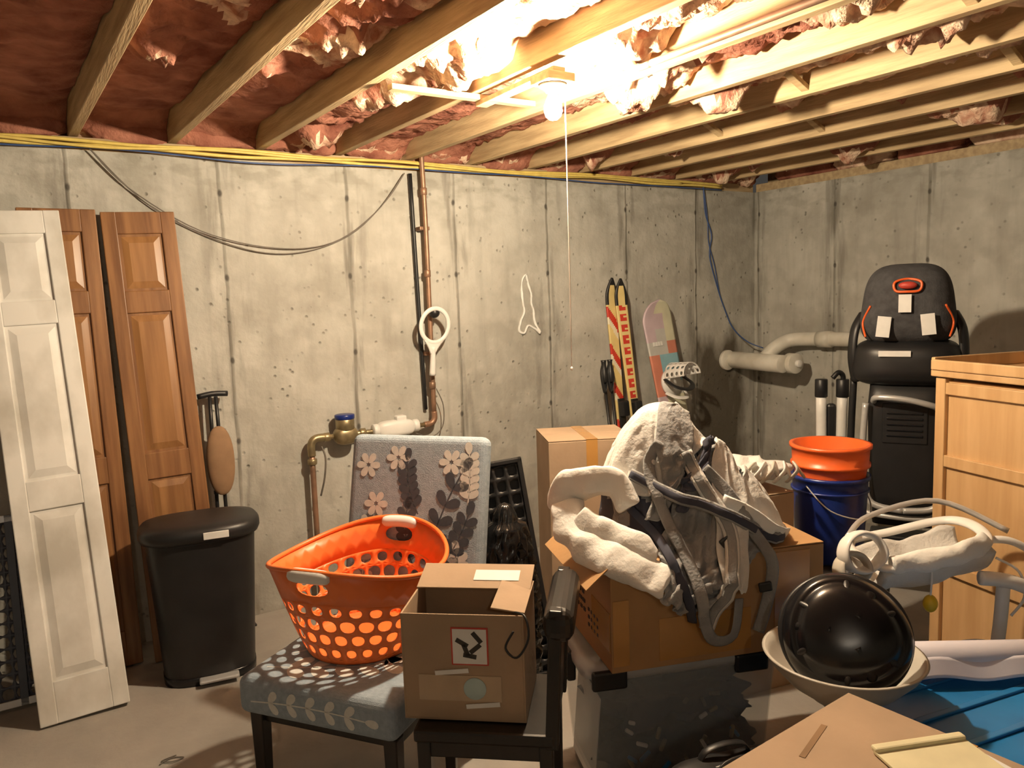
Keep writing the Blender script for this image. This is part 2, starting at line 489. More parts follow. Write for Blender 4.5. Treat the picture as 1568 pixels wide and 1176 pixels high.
sweep('blue_drop', [(4.13, 3.97, 2.34), (4.18, 3.98, 2.12), (4.19, 3.98, 1.95), (4.25, 3.98, 1.78), (4.30, 3.98, 1.58), (4.36, 3.98, 1.45)], .0035, mBW, seg=6)

top()
sweep('wall_sealant_outline', [(2.62, 3.996, 1.74), (2.60, 3.996, 1.68), (2.595, 3.996, 1.62), (2.605, 3.996, 1.56), (2.60, 3.996, 1.50), (2.575, 3.996, 1.45), (2.565, 3.996, 1.40), (2.60, 3.996, 1.39), (2.64, 3.996, 1.43), (2.67, 3.996, 1.41), (2.72, 3.996, 1.37), (2.69, 3.996, 1.42), (2.67, 3.996, 1.50), (2.66, 3.996, 1.56), (2.65, 3.996, 1.66)],
      .0075, mSEAL, seg=6, closed=True, wob=.014)

# ------------------------------------------------------------------ plumbing
grp('copper_water_pipe')
sweep('riser', [(1.925, 3.93, .96), (1.925, 3.93, 1.5), (1.925, 3.93, 2.0), (1.915, 3.93, 2.56)], .014, mCU, seg=14)
sweep('elbow', [(1.925, 3.93, .97), (1.925, 3.93, .93), (1.905, 3.93, .905), (1.86, 3.93, .90)], .017, mCU, seg=12)
sweep('run', [(1.86, 3.93, .90), (1.22, 3.93, .90)], .013, mBR, seg=12, n=2)
sweep('left_elbow', [(1.30, 3.93, .90), (1.23, 3.93, .90), (1.205, 3.93, .87), (1.205, 3.93, .81)], .021, mBR, seg=12)
sweep('drop', [(1.205, 3.93, .84), (1.205, 3.93, .4), (1.205, 3.93, 0.01)], .015, mCU, seg=12, n=3)
sweep('riser_shadow_strip', [(1.895, 3.975, .98), (1.88, 3.975, 1.6), (1.865, 3.975, 2.3)], .011, mBK, seg=10, n=3)  # black tube modelled in place of the riser's cast shadow on the wall
for z in (2.2, 1.75, 1.36, 1.12): cyl('coupling', .019, .04, (1.922, 3.93, z), mCU)
for z in (2.0, 1.3): box('clamp', (.06, .06, .02), (1.922, 3.965, z), mCU, bev=.003)
cyl('nut', .024, .035, (1.29, 3.93, .90), mBR, rot=(0, 90, 0), seg=6)
cyl('nut', .024, .035, (1.49, 3.93, .90), mBR, rot=(0, 90, 0), seg=6)
cyl('nut', .026, .03, (1.205, 3.93, .78), mBR, seg=6)
sweep('valve_lever', [(1.25, 3.90, .86), (1.26, 3.88, .80), (1.25, 3.88, .7), (1.23, 3.9, .6)], .005, mKW, seg=6)
sweep('ground_wire', [(1.94, 3.92, 1.1), (1.98, 3.92, 1.0), (1.97, 3.92, .88), (1.9, 3.92, .83), (1.8, 3.92, .86)], .003, mKW, seg=6)
grp('water_meter', (1.39, 3.92, .90))
blob('body', (.065, .05, .05), (0, 0, 0), mBR, pw=2.6, nu=28, nv=16)
cyl('register', .05, .06, (0, 0, .06), mBR)
cyl('dial_cap', .053, .025, (0, 0, .10), mNAV)
grp('pipe_valve', (1.68, 3.92, .905))
blob('white_body', (.11, .045, .045), (0, 0, 0), mWP, pw=3.5, nu=28, nv=16)
cyl('collar', .035, .03, (-.12, 0, 0), mWP, rot=(0, 90, 0))
cyl('collar', .035, .03, (.12, 0, 0), mWP, rot=(0, 90, 0))
box('cap', (.06, .05, .035), (.03, 0, .05), mWP, bev=.008)

grp('toy_racket', (1.92, 3.86, 1.46), (6, 5, 0))
sweep('hoop', [(.085*math.cos(a*math.pi/8), 0, .095*math.sin(a*math.pi/8)) for a in range(16)], .010, mWP, closed=True, n=3, flat=(1.3, .8), up=(0,1,0))
surf('throat', lambda u, v: ((u-.5)*(.09*(1-v)**1.3+.026), 0, -.085-.075*v), 8, 8, mWP, thick=.012)
sweep('handle', [(0, 0, -.12), (.005, 0, -.2), (.01, 0, -.28)], lambda t: .013+.006*t, mWP, n=4)
blob('hook_knob', (.03, .03, .03), (0, .02, .07), mBK, nu=14, nv=10)

grp('sewer_pipe')
cyl('stub', .062, .56, (4.40, 3.74, 1.085), mPVC, rot=(90, 0, -8))
cyl('end_cap', .070, .07, (4.44, 3.45, 1.085), mPVC, rot=(90, 0, -8))
cyl('end_plug', .025, .03, (4.446, 3.405, 1.085), mWP, rot=(90, 0, -8))
sweep('branch', [(4.42, 3.66, 1.12), (4.48, 3.62, 1.19), (4.56, 3.56, 1.235), (4.60, 3.4, 1.245), (4.60, 3.1, 1.25), (4.60, 2.9, 1.25), (4.6, 2.7, 1.25)], .048, mPVC, seg=20)
sweep('coupling', [(4.60, 3.36, 1.245), (4.60, 3.26, 1.247)], .056, mPVC, seg=20, n=2)
cyl('wall_ring', .075, .03, (4.385, 3.985, 1.085), mPVC, rot=(90, 0, 0))
sweep('into_wall', [(4.6, 2.75, 1.25), (4.6, 2.66, 1.25), (4.64, 2.6, 1.25), (4.70, 2.58, 1.25)], .048, mPVC, seg=20)

# ------------------------------------------------------------------ leaning doors
def panel_door(name, loc, rot, w, h, m1, m2):
    grp(name, loc, rot)
    t = .034; st = .062
    box('core', (w-.02, .014, h-.02), (0, 0, h/2), m1, bev=.001)
    for sx in (-1, 1): box('stile', (st, t, h), (sx*(w/2-st/2), 0, h/2), m1, bev=.004)
    rails = [(.0, .16), (.83, .12), (1.59, .10), (h-.10, .10)]
    for z0, hh in rails: box('rail', (w-2*st+.004, t-.002, hh), (0, 0, z0+hh/2), m1, bev=.004)
    for z0, z1 in ((.16, .83), (.95, 1.59), (1.69, h-.10)):
        pw, ph = w-2*st, z1-z0
        a, b = pw/2-.012, ph/2-.012
        c, d = a-.028, b-.03
        for sy in (-1, 1):
            vs = [(-a, sy*.007, -b), (a, sy*.007, -b), (a, sy*.007, b), (-a, sy*.007, b),
                  (-c, sy*.016, -d), (c, sy*.016, -d), (c, sy*.016, d), (-c, sy*.016, d)]
            fs = [(0,1,5,4), (1,2,6,5), (2,3,7,6), (3,0,4,7), (4,5,6,7)]
            mesh('raised_panel', vs, fs, m2, M=T((0, 0, (z0+z1)/2)), smooth=False)
panel_door('white_closet_door', (.065, 3.385, .01), (-13.8, -1.8, 0), .315, 2.08, mWPAINT, mWPAINT)
panel_door('wood_closet_door', (.515, 3.72, .008), (-6.2, -1.5, -3), .307, 2.05, mBDOOR, mBDOOR2)
panel_door('wood_closet_door.001', (.165, 3.76, .008), (-5.0, -.2, 2), .30, 2.05, mBDOOR, mBDOOR2)

grp('window_screen', (-.32, 3.62, .01), (-16, 0, 0))
for x in (-.3, .3, .18): box('side', (.03, .02, .78), (x, 0, .39), mSCR, bev=.002)
for z in (.015, .765): box('end', (.6, .02, .03), (0, 0, z), mMET, bev=.002)
holes('mesh', [(i/12, (i+1)/12, j/14, (j+1)/14, .85, .85) for i in range(12) for j in range(14)], lambda u, v: (-.3+.6*u, 0, .03+.72*v), mSCR, thick=.001, k=8)

# ------------------------------------------------------------------ trash can
grp('step_trash_can', (.56, 3.50, 0), (0, 0, -9))
loft('body', [(0.0, .180, .125, 3), (.02, .187, .132, 3), (.3, .203, .146, 3), (.62, .222, .160, 3), (.635, .222, .16, 3)], mBK, n=3)
loft('lid', [(.630, .238, .175, 2.8), (.648, .246, .182, 2.8), (.672, .246, .182, 2.8), (.69, .232, .170, 2.8), (.700, .18, .13, 2.6), (.703, .08, .06, 2.4)], mBK, n=3)
loft('base_band', [(0, .19, .135, 3), (.035, .192, .137, 3), (.04, .186, .131, 3)], mBKG, n=3)
box('pedal', (.16, .05, .016), (.03, -.152, .028), mMET, bev=.006)
box('handle_plate', (.10, .006, .03), (.06, -.183, .66), mWP, bev=.002)

grp('luggage_cart', (.735, 3.90, 0), (-1.5, 0, 0))
for x in (-.02, .02): sweep('pole', [(x, 0, .05), (x, 0, .6), (x*.7, 0, 1.17)], .009, mBK, n=3)
sweep('t_grip', [(-.07, 0, 1.175), (0, 0, 1.185), (.07, 0, 1.18)], .014, mBK, n=3)
box('cross', (.06, .02, .02), (0, 0, .7), mBK); box('toe_plate', (.2, .12, .012), (0, -.05, .03), mBK)
for x in (-.09, .09): cyl('wheel', .05, .025, (x, 0, .05), mBK, rot=(0, 90, 0))
blob('canvas_case', (.065, .03, .17), (.005, -.045, .86), mSKIN, pw=2.2, nu=24, nv=16)

# ------------------------------------------------------------------ floral chair
def leaf(vs, fs, x, y, ang, ln, wd):
    b = len(vs); k = 12
    for i in range(k):
        t = i/k*2*math.pi
        lx = ln/2*(1-math.cos(t)) ; ly = wd/2*math.sin(t)*(1-.25*math.cos(t))
        vs.append((x+lx*math.cos(ang)-ly*math.sin(ang), y+lx*math.sin(ang)+ly*math.cos(ang), 0))
    fs.append(list(range(b, b+k)))
def inb(x, y, B): return B[0] < x < B[1] and B[2] < y < B[3]
def branch(name, x, y, ang, L, ln, wd, mat, M, curve=.5, n=7, B=(-9, 9, -9, 9)):
    vs, fs = [], []
    px, py, a = x, y, ang
    st = L/n
    for i in range(n):
        qx, qy = px+st*math.cos(a), py+st*math.sin(a)
        if not inb(qx, qy, B): break
        w = .0022; b = len(vs)
        nx, ny = -math.sin(a)*w, math.cos(a)*w
        vs += [(px+nx, py+ny, 0), (px-nx, py-ny, 0), (qx-nx, qy-ny, 0), (qx+nx, qy+ny, 0)]; fs.append((b, b+1, b+2, b+3))
        if i > 0:
            for s in (.85, -.85):
                if inb(px+ln*math.cos(a+s), py+ln*math.sin(a+s), B): leaf(vs, fs, px, py, a+s, ln, wd)
        px, py = qx, qy; a += curve/n
    if inb(px+ln*math.cos(a), py+ln*math.sin(a), B): leaf(vs, fs, px, py, a, ln, wd)
    if vs: mesh(name, vs, fs, mat, M=M, smooth=False, recalc=False)
def flower(name, x, y, r, mat, M):
    vs, fs = [], []
    for i in range(6): leaf(vs, fs, x+r*.15*math.cos(i*1.047), y+r*.15*math.sin(i*1.047), i*1.047, r, r*.6)
    mesh(name, vs, fs, mat, M=M, smooth=False, recalc=False)

grp('floral_dining_chair', (.825, 2.275, 0), (0, 0, -54))
box('seat', (.55, .60, .12), (0, .02, .435), mFAB, bev=.03, seg=5)
box('seat_frame', (.50, .52, .05), (0, .03, .36), mDW, bev=.004)
for sx in (-1, 1):
    box('front_leg', (.045, .045, .37), (sx*.235, -.225, .185), mDW, bev=.004, taper=.7)
    box('back_leg', (.045, .045, .40), (sx*.235, .295, .195), mDW, bev=.004, rot=(8, 0, 0), taper=.7)
BM = T((0, .305, .44), (-14, 0, 4))
box('backrest', (.54, .075, .69), (0, 0, .34), mFAB, bev=.03, seg=5, M=BM)
PM = BM @ T((0, -.0392, 0), (90, 0, 0))
BB = (-.25, .25, 0, .665)
for (x, y, a, L, ln, w, m, c) in ((.05, .10, 1.5, .48, .062, .034, mLFD, -.5), (.01, .22, 2.0, .20, .048, .028, mLFD, -.6), (.09, .18, .9, .26, .052, .030, mLFD, .4), (.02, .40, 2.1, .2, .048, .028, mLFD, -.6),
                                  (-.20, .08, 1.4, .26, .05, .030, mLFC, .3), (.19, .05, 1.5, .22, .05, .030, mLFC, .3), (.21, .44, 1.5, .18, .045, .028, mLFC, .2)):
    branch('leaf_print', x, y, a, L, ln, w, m, PM, c, B=BB)
for (x, y) in ((-.15, .43), (-.19, .57), (-.07, .60), (.14, .59)): flower('flower_print', x, y, .042, mLFC, PM)
SM = T((0, 0, .4957))
SB = (-.245, .245, -.245, .28)
for (x, y, a, L, ln, w, c, n) in ((-.22, -.20, .25, .44, .085, .045, .3, 6), (-.20, -.10, .9, .34, .07, .040, -.3, 6), (-.23, .22, -1.2, .34, .07, .040, .5, 6), (.02, -.08, .6, .26, .07, .040, -.4, 5), (.08, .18, -.4, .2, .06, .036, -.4, 4)):
    branch('leaf_print', x, y, a, L, ln, w, mLFC, SM, c, n, B=SB)
FM = T((0, -.2807, .435), (90, 0, 0))
branch('leaf_print', -.22, -.01, .1, .4, .045, .025, mLFC, FM, -.2, 6)
RM_ = T((.2757, 0, .435), (90, 0, 90))
branch('leaf_print', -.2, 0, .1, .36, .045, .025, mLFC, RM_, -.2, 6)

# ------------------------------------------------------------------ laundry basket
grp('laundry_basket', (.853, 2.338, .499), (0, 0, 38))
Hh = lambda th: .30+.03*math.cos(2*(th))
def bmap(u, v):
    th = 2*math.pi*u
    r = .178+.104*v**.85
    return (r*1.03*math.cos(th), r*math.sin(th), Hh(th)*v if v > .0 else 0)
cells = []
NB = 26
for row in range(4):
    v0, v1 = .05+row*.155, .05+(row+1)*.155
    o = .5*(row % 2)
    for i in range(NB):
        s = (.60, .72, .80, .62)[row]
        cells.append(((i+o)/NB, (i+1+o)/NB, v0, v1, s, s))
for i in range(NB*2):
    cells.append((i/(NB*2), (i+1)/(NB*2), 0, .05, 0, 0))
for i in range(12):
    u0 = (i-.5)/12
    if i in (0, 6):
        cells.append((u0, u0+1/12, .67, .98, .78, .48))
    else:
        for k in range(3): cells.append((u0+k/36, u0+(k+1)/36, .67, .98, 0, 0))
holes('basket_wall', cells, bmap, mOR, thick=.004, k=16)
sweep('rim', [Vector(bmap(i/48, 1.0)) for i in range(48)], .008, mOR, closed=True, n=2, seg=8)
lathe('bottom', [(0, .004), (.12, .004), (.178, .003), (.186, .014)], mOR, seg=48, thick=.004)
for u in (0, .5):
    sweep('handle_grip', [bmap(u+d, .955) for d in (-.04, -.022, 0, .022, .04)], lambda t: .022*(1-abs(2*t-1)**6*.5), mWP, n=4, flat=(1, 1))

# ------------------------------------------------------------------ black chair + open box
grp('black_wooden_chair', (1.00, 1.755, 0), (0, 0, -40))
box('seat', (.37, .33, .035), (0, 0, .478), mDW, bev=.008)
box('apron', (.34, .30, .05), (0, 0, .44), mDW)
for sx in (-1, 1):
    for sy in (-1, 1):
        box('leg', (.036, .036, .46), (sx*.16, sy*.14, .23), mDW, taper=.75)
for sy in (-1, 1): box('back_post', (.034, .034, .37), (.185, sy*.145, .64), mDW, rot=(0, 3, 0))
box('back_panel', (.016, .28, .28), (.187, 0, .64), mDW, rot=(0, 3, 0), bev=.003)
box('padded_top_rail', (.08, .34, .09), (.20, 0, .78), mDW, bev=.035, seg=4)
sweep('stretcher', [(-.16, -.14, .2), (.16, -.14, .2)], .012, mDW, n=2)

def carton(w, d, h, mat, inside, open_=False, flaps=(), t=.005):
    if open_:
        box('bottom', (w, d, t), (0, 0, t/2), mat, bev=0)
        for sx in (-1, 1): box('side', (t, d, h), (sx*(w/2-t/2), 0, h/2), mat, bev=.001)
        for sy in (-1, 1): box('side', (w-2*t, t, h), (0, sy*(d/2-t/2), h/2), mat, bev=.001)
    else:
        box('body', (w, d, h-.004), (0, 0, h/2-.002), mat, bev=.003)
        box('top_flap', (w, d/2-.002, .004), (0, -d/4, h), mat, bev=.001)
        box('top_flap', (w, d/2-.002, .004), (0, d/4, h), mat, bev=.001)
grp('open_cardboard_box', (.965, 1.80, .499), (0, 0, -40))
w, d, h = .325, .25, .29
carton(w, d, h, mCB, mCBI, True)
box('flap_front', (w-.01, .05, .004), (0, -d/2+.022, h-.014), mCB, rot=(-30, 0, 0), bev=.001)
box('flap_back', (w, .12, .004), (0, d/2-.02, h+.018), mCB, rot=(14, 0, 0), bev=.001)
box('flap_right', (.09, d*.9, .004), (w/2-.042, -.0, h+.008), mCB, rot=(0, 8, 0), bev=.001)
box('inner_item', (.14, .12, .16), (-.05, .02, .10), mBK, rot=(0, 0, 10))
box('top_label', (.13, .05, .001), (.06, d/2-.02, h+.0215), mLBL, rot=(14, 0, 0), bev=0)
box('print_frame', (.098, .002, .102), (.02, -d/2-.001, .205), mRED, bev=0)
box('print_label', (.090, .002, .094), (.02, -d/2-.002, .205), mLBL, bev=0)
for (x, z, a) in ((.0, .215, 30), (.035, .20, -40), (.02, .18, 10), (.01, .195, 70), (.04, .23, 50)): box('print_mark', (.035, .002, .012), (x, -d/2-.003, z), mINK, rot=(0, a, 0), bev=0)
box('bottom_label', (.22, .002, .07), (-.01, -d/2-.001, .09), M_('tape_pale', (.50,.38,.26), None, 10, .3), bev=0)
cyl('round_sticker', .03, .002, (.03, -d/2-.003, .09), M_('sticker', (.45,.58,.58), None, 10, .5), rot=(90, 0, 0))
for x in (-.03, .05): box('paper_strip', (.09, .002, .012), (x, -d/2-.003, .135 if x < 0 else .045), mLBL, rot=(0, -6, 0), bev=0)
sweep('loose_cable', [(.13, -.10, .29), (.17, -.15, .30), (.18, -.17, .25), (.15, -.17, .20), (.12, -.16, .22), (.14, -.15, .26)], .003, mBK)

# ------------------------------------------------------------------ tote and big box
grp('clear_storage_tote', (1.70, 1.825, 0), (0, 0, -21))
loft('tub', [(.0, .27, .165, 8), (.006, .28, .175, 8), (.44, .318, .203, 8), (.455, .326, .21, 8)], mTOT, seg=48, caps=(True, False), thick=.004)
loft('lid', [(.45, .332, .216, 8), (.475, .335, .219, 8), (.488, .325, .208, 8), (.490, .30, .185, 8), (.482, .29, .178, 8)], mLID, seg=48)
box('latch', (.03, .12, .10), (-.333, 0, .43), mBK, bev=.008); box('latch', (.03, .12, .10), (.333, 0, .43), mBK, bev=.008)
box('latch', (.11, .022, .06), (-.26, -.218, .455), mBK, bev=.008); box('latch', (.11, .022, .06), (.2, -.218, .455), mBK, bev=.008)
blob('folded_dark_clothes', (.24, .145, .11), (.03, 0, .13), mDG, amp=.45, sc=10, pw=4, nu=80, nv=40)
blob('folded_dark_clothes', (.24, .14, .06), (.03, 0, .29), mGN, amp=.5, sc=13, pw=4, nu=80, nv=40)
for k in range(22):
    a = random.uniform(0, 360)
    box('small_part', (.02+.025*random.random(), .012, .012), (random.uniform(-.2, .25), -.160-.025*random.random(), random.uniform(.10, .36)), (mBR, mLBL, mKW, mBR, mBLU)[k % 5], rot=(0, a, 0), bev=.004)
box('white_sheet', (.004, .24, .30), (-.275, -.01, .2), mLBL, rot=(0, 5, 0))

grp('large_cardboard_box', (1.765, 1.775, .492), (0, 0, -19))
w, d, h = .70, .44, .325
carton(w, d, h, mCB2, mCBI)
box('flap_left', (.10, d, .004), (-w/2-.035, 0, h-.03), mCB2, rot=(0, -40, 0), bev=.001)
box('tape_front', (.30, .002, .13), (-.05, -d/2-.001, .085), mTAPE, bev=0)
box('tape_front', (.12, .002, .30), (.24, -d/2-.001, .16), mTAPE, bev=0)
box('tape_corner', (.05, .002, .20), (-w/2+.03, -d/2-.001, .12), mTAPE, bev=0)
box('tape_left', (.002, .16, .12), (-w/2-.001, -.13, .12), mTAPE, bev=0)
for k in range(5):
    for q in range(3):
        box('printed_text', (.002, .018+.006*(q % 2), .012), (-w/2-.0015, .16-.032*k-.005*q, .16-.028*q), mINK, bev=0)
for k in range(4):
    for q in range(3): box('printed_text', (.002, .012, .01), (-w/2-.0015, -.02-.028*k, .12-.025*q), mINK, bev=0)
box('white_sticker', (.05, .002, .05), (-.10, -d/2-.002, .22), mLBL, rot=(0, 45, 0), bev=0)
box('white_sticker', (.002, .03, .03), (-w/2-.002, .08, .26), mLBL, rot=(45, 0, 0), bev=0)

# ------------------------------------------------------------------ baby carrier heap (cloth simulated drape)
GC = grp('baby_carrier', (1.75, 1.76, .822), (0, 0, -32))
GM = Matrix.Translation((1.75, 1.76, .822)) @ Matrix.Rotation(R(-32), 4, 'Z')
SEC = [(-.002, -.28, .28, .16), (.05, -.27, .26, .16), (.10, -.25, .22, .15), (.15, -.24, .17, .135), (.20, -.24, .11, .12), (.26, -.23, .06, .11),
       (.32, -.20, .02, .09), (.37, -.165, -.01, .065), (.40, -.14, -.035, .045), (.415, -.12, -.06, .02), (.42, -.095, -.085, .004)]
def sec(z):
    z = max(SEC[0][0], min(SEC[-1][0], z))
    for s, t in zip(SEC, SEC[1:]):
        if z <= t[0]:
            k = (z-s[0])/(t[0]-s[0])
            a0, a1, b = [s[i]+(t[i]-s[i])*k for i in (1, 2, 3)]
            return (a0+a1)/2, (a1-a0)/2, b
def bodyf(u, v):
    z = SEC[0][0]+(SEC[-1][0]-SEC[0][0])*v
    cx, a, b = sec(z)
    t = 2*math.pi*u
    c, s = math.cos(t), math.sin(t)
    q = Vector((c*1.9, s*1.9, v*1.6))
    k = 1+.22*noise.noise(q*1.4)+.08*noise.noise(q*4)
    e = .03*noise.noise(q*1.1+Vector((5, 5, 5)))
    return (cx+a*k*c, b*k*s, z+e*math.sin(math.pi*v))
core = surf('bundled_core', bodyf, 90, 50, [mGF, mGN], closeu=True, midf=lambda u, v: 1 if noise.noise(Vector((math.cos(u*6.28)*2, math.sin(u*6.28)*2, v*3))) > 0 else 0)

def tmp_obj(name, vs, fs):
    me = bpy.data.meshes.new(name); me.from_pydata(vs, [], fs); me.update()
    o = bpy.data.objects.new(name, me); S.collection.objects.link(o); return o
def add_coll(o):
    o.modifiers.new('Collision', 'COLLISION')
    o.collision.thickness_outer = .006; o.collision.thickness_inner = .05
    o.collision.cloth_friction = 40
    return o
def boxv(w, d, h, M):
    v = [M @ Vector((x*w/2, y*d/2, z*h)) for x in (-1, 1) for y in (-1, 1) for z in (0, 1)]
    return v, [(0,1,3,2), (4,6,7,5), (0,4,5,1), (2,3,7,6), (0,2,6,4), (1,5,7,3)]
tmps = []
cv = [GM @ Vector(v.co) for v in core.data.vertices]
o = tmp_obj('tmp_core', cv, [list(p.vertices) for p in core.data.polygons]); tmps.append(add_coll(o))
bmx = Matrix.Translation((1.765, 1.775, .45)) @ Matrix.Rotation(R(-19), 4, 'Z')
v_, f_ = boxv(.705, .445, .372, bmx)
bmm = bmesh.new(); vv = [bmm.verts.new(p) for p in v_]
for f in f_: bmm.faces.new([vv[i] for i in f])
bmesh.ops.recalc_face_normals(bmm, faces=bmm.faces); bmesh.ops.triangulate(bmm, faces=bmm.faces)
me = bpy.data.meshes.new('tmp_box'); bmm.to_mesh(me); bmm.free()
o = bpy.data.objects.new('tmp_box', me); S.collection.objects.link(o); tmps.append(add_coll(o))

sim_polys = []
def drape(name, w, h, nx, ny, cx, cy, z0, rz, mat, frames, wr=.022, seed=0, disc=1.0, th=.005, selfc=False):
    vs, fs = [], []
    Mx = GM @ Matrix.Translation((cx, cy, z0)) @ Matrix.Rotation(R(rz), 4, 'Z')
    for j in range(ny+1):
        for i in range(nx+1):
            s, t = i/nx*2-1, j/ny*2-1
            x = w/2*s*(1-disc+disc*math.sqrt(1-t*t/2)); y = h/2*t*(1-disc+disc*math.sqrt(1-s*s/2))
            q = Vector((x*9, y*9, seed))
            dz = wr*noise.noise(q)+wr*.6*noise.noise(q*2.3)
            ew = 1+.10*noise.noise(Vector((s*2, t*2, seed+3)))
            vs.append(Mx @ Vector((x*ew+.012*noise.noise(q+Vector((3,3,3))), y*ew+.012*noise.noise(q+Vector((9,3,3))), dz)))
    for j in range(ny):
        for i in range(nx):
            a = j*(nx+1)+i
            fs.append((a, a+1, a+nx+2, a+nx+1))
    o = tmp_obj('tmp_'+name, vs, fs)
    c = o.modifiers.new('Cloth', 'CLOTH')
    st = c.settings; st.quality = 6; st.mass = .25; st.tension_stiffness = 12; st.compression_stiffness = 12; st.shear_stiffness = 4; st.bending_stiffness = .45
    st.tension_damping = 6; st.bending_damping = .6; st.air_damping = 1.5
    c.collision_settings.distance_min = .006; c.collision_settings.collision_quality = 2
    c.collision_settings.friction = 30
    c.collision_settings.use_self_collision = selfc; c.collision_settings.self_distance_min = .006
    c.point_cache.frame_start = 1; c.point_cache.frame_end = frames+2
    S.frame_set(1)
    for f in range(1, frames+1): S.frame_set(f)
    dg = bpy.context.evaluated_depsgraph_get()
    me = bpy.data.meshes.new_from_object(o.evaluated_get(dg))
    pts = [v.co.copy() for v in me.vertices]; pf_ = [list(p.vertices) for p in me.polygons]
    bpy.data.objects.remove(o)
    inv = GM.inverted()
    lp = [inv @ p for p in pts]
    sim_polys.append((lp, pf_))
    oo = mesh(name, lp, pf_, mat, thick=th, recalc=False, off=0)
    sm = oo.modifiers.new('sub', 'SUBSURF'); sm.levels = 1; sm.render_levels = 1
    S.frame_set(1)
    t = tmp_obj('tmpc_'+name, pts, pf_); tmps.append(add_coll(t))
    print('DRAPE', name, min(p.z for p in lp), max(p.z for p in lp))
try:
    S.frame_start = 1; S.frame_end = 100
    drape('grey_body_panel', .42, .76, 36, 62, .0, -.17, .50, -8, mGF, 42, .025, 1, disc=.5, selfc=True)
    drape('light_hood', .46, .42, 44, 40, -.12, -.03, .54, 25, mGL, 36, .03, 4)
    drape('side_wrap', .30, .26, 28, 24, .17, -.05, .32, 10, mGL, 30, .03, 8)
    drape('dark_shoulder_wrap', .13, .58, 14, 56, -.12, -.12, .60, -26, mGF, 38, .02, 12, disc=.3)
    drape('shoulder_wrap', .12, .58, 14, 56, .06, -.15, .58, 14, mGL, 38, .02, 15, disc=.3)
    drape('lining_strip', .10, .46, 12, 44, .0, -.15, .60, 2, mGN, 36, .02, 19, disc=.3)
except Exception as ex:
    print('SIM FAIL', ex)
S.frame_set(1)
for t in tmps: bpy.data.objects.remove(t)
av, af = [], []
for lp, pf_ in sim_polys + [([Vector(v.co) for v in core.data.vertices], [list(p.vertices) for p in core.data.polygons])]:
    b = len(av); av += lp; af += [[i+b for i in f] for f in pf_]
bv = BVHTree.FromPolygons(av, af)
def yf(x, z):
    h = bv.ray_cast(Vector((x, -1.2, z)), Vector((0, 1, 0)), 1.3)
    y = h[0].y if h[0] else 9
    if z < .0: y = min(y, -.245+.23*x)
    elif y > 0: y = -.15
    return y
def strap(pts, w, m1, m2=None, lift=.0):
    C = catmull([(x, 0, z) for x, z in pts], 5)
    ys = [yf(p.x, p.z) for p in C]
    N = len(ys)
    ys2 = [min(sum(ys[max(0, i-2):i+3])/len(ys[max(0, i-2):i+3]), ys[i]) for i in range(N)]
    P = [Vector((p.x, y-.006-lift*math.sin(math.pi*i/(N-1)), p.z)) for i, (p, y) in enumerate(zip(C, ys2))]
    sweep('strap', P, w, m1, flat=(1, .0028/w), seg=8, up=(0,1,0), n=0)
    if m2:
        sweep('strap_binding', [p+Vector((0, -.003, 0)) for p in P], w*.6, m2, flat=(1, .0022/(w*.6)), seg=8, up=(0,1,0), n=0)
strap([(-.11,.33),(-.145,.25),(-.11,.12),(-.05,-.025),(-.017,-.17),(.015,-.24),(.08,-.235),(.10,-.13)], .018, mGF, lift=.02)
strap([(-.04,.30),(0,.21),(.07,.08),(.057,-.05),(.015,-.15),(-.006,-.215)], .022, mGL, mGF, lift=.02)
strap([(.015,.25),(.08,.18),(.14,.08),(.2,-.025),(.185,-.15),(.16,-.24)], .018, mGF, lift=.015)
strap([(-.2,.23),(-.11,.19),(0,.155),(.1,.11),(.2,.04),(.27,.02)], .018, mGF, mGN, lift=.03)
strap([(.06,.16),(.14,.12),(.23,.05),(.29,.02)], .020, mWQ, lift=.02)
strap([(-.22,.20),(-.2,.12),(-.13,.05),(-.08,-.07),(-.05,-.18)], .014, mGN, lift=.01)
for (x, z, a) in ((-.02, -.13, 20), (.18, -.10, -10), (.06, .05, -40)):
    box('buckle', (.04, .012, .03), (x, yf(x, z)-.016, z), mBK, rot=(0, a, 0), bev=.005)
def puff(name, pts, r, fl=.7, seams=7, dep=.035):
    sweep(name, pts, lambda t: r*(.5+.5*math.sin(math.pi*min(1, max(0, .06+.88*t)))**.5)*(1-dep*abs(math.cos(t*math.pi*seams))**10), mWQ, flat=(1, fl), wob=.016, seg=28, n=12, up=(0,1,0))
puff('quilted_waist_pad', [(-.39, -.08, .14), (-.385, -.12, .08), (-.33, -.18, .03), (-.25, -.235, .0), (-.18, -.27, -.025), (-.12, -.30, -.055)], .064, .55)
puff('quilted_pad_fold', [(-.41, -.05, .10), (-.385, -.06, .17), (-.32, -.08, .20), (-.25, -.10, .19), (-.20, -.13, .13)], .058, .6, 5)
puff('quilted_pad_edge', [(-.36, -.13, .11), (-.30, -.17, .07), (-.22, -.22, .045), (-.15, -.25, .01)], .045, .5, 4)

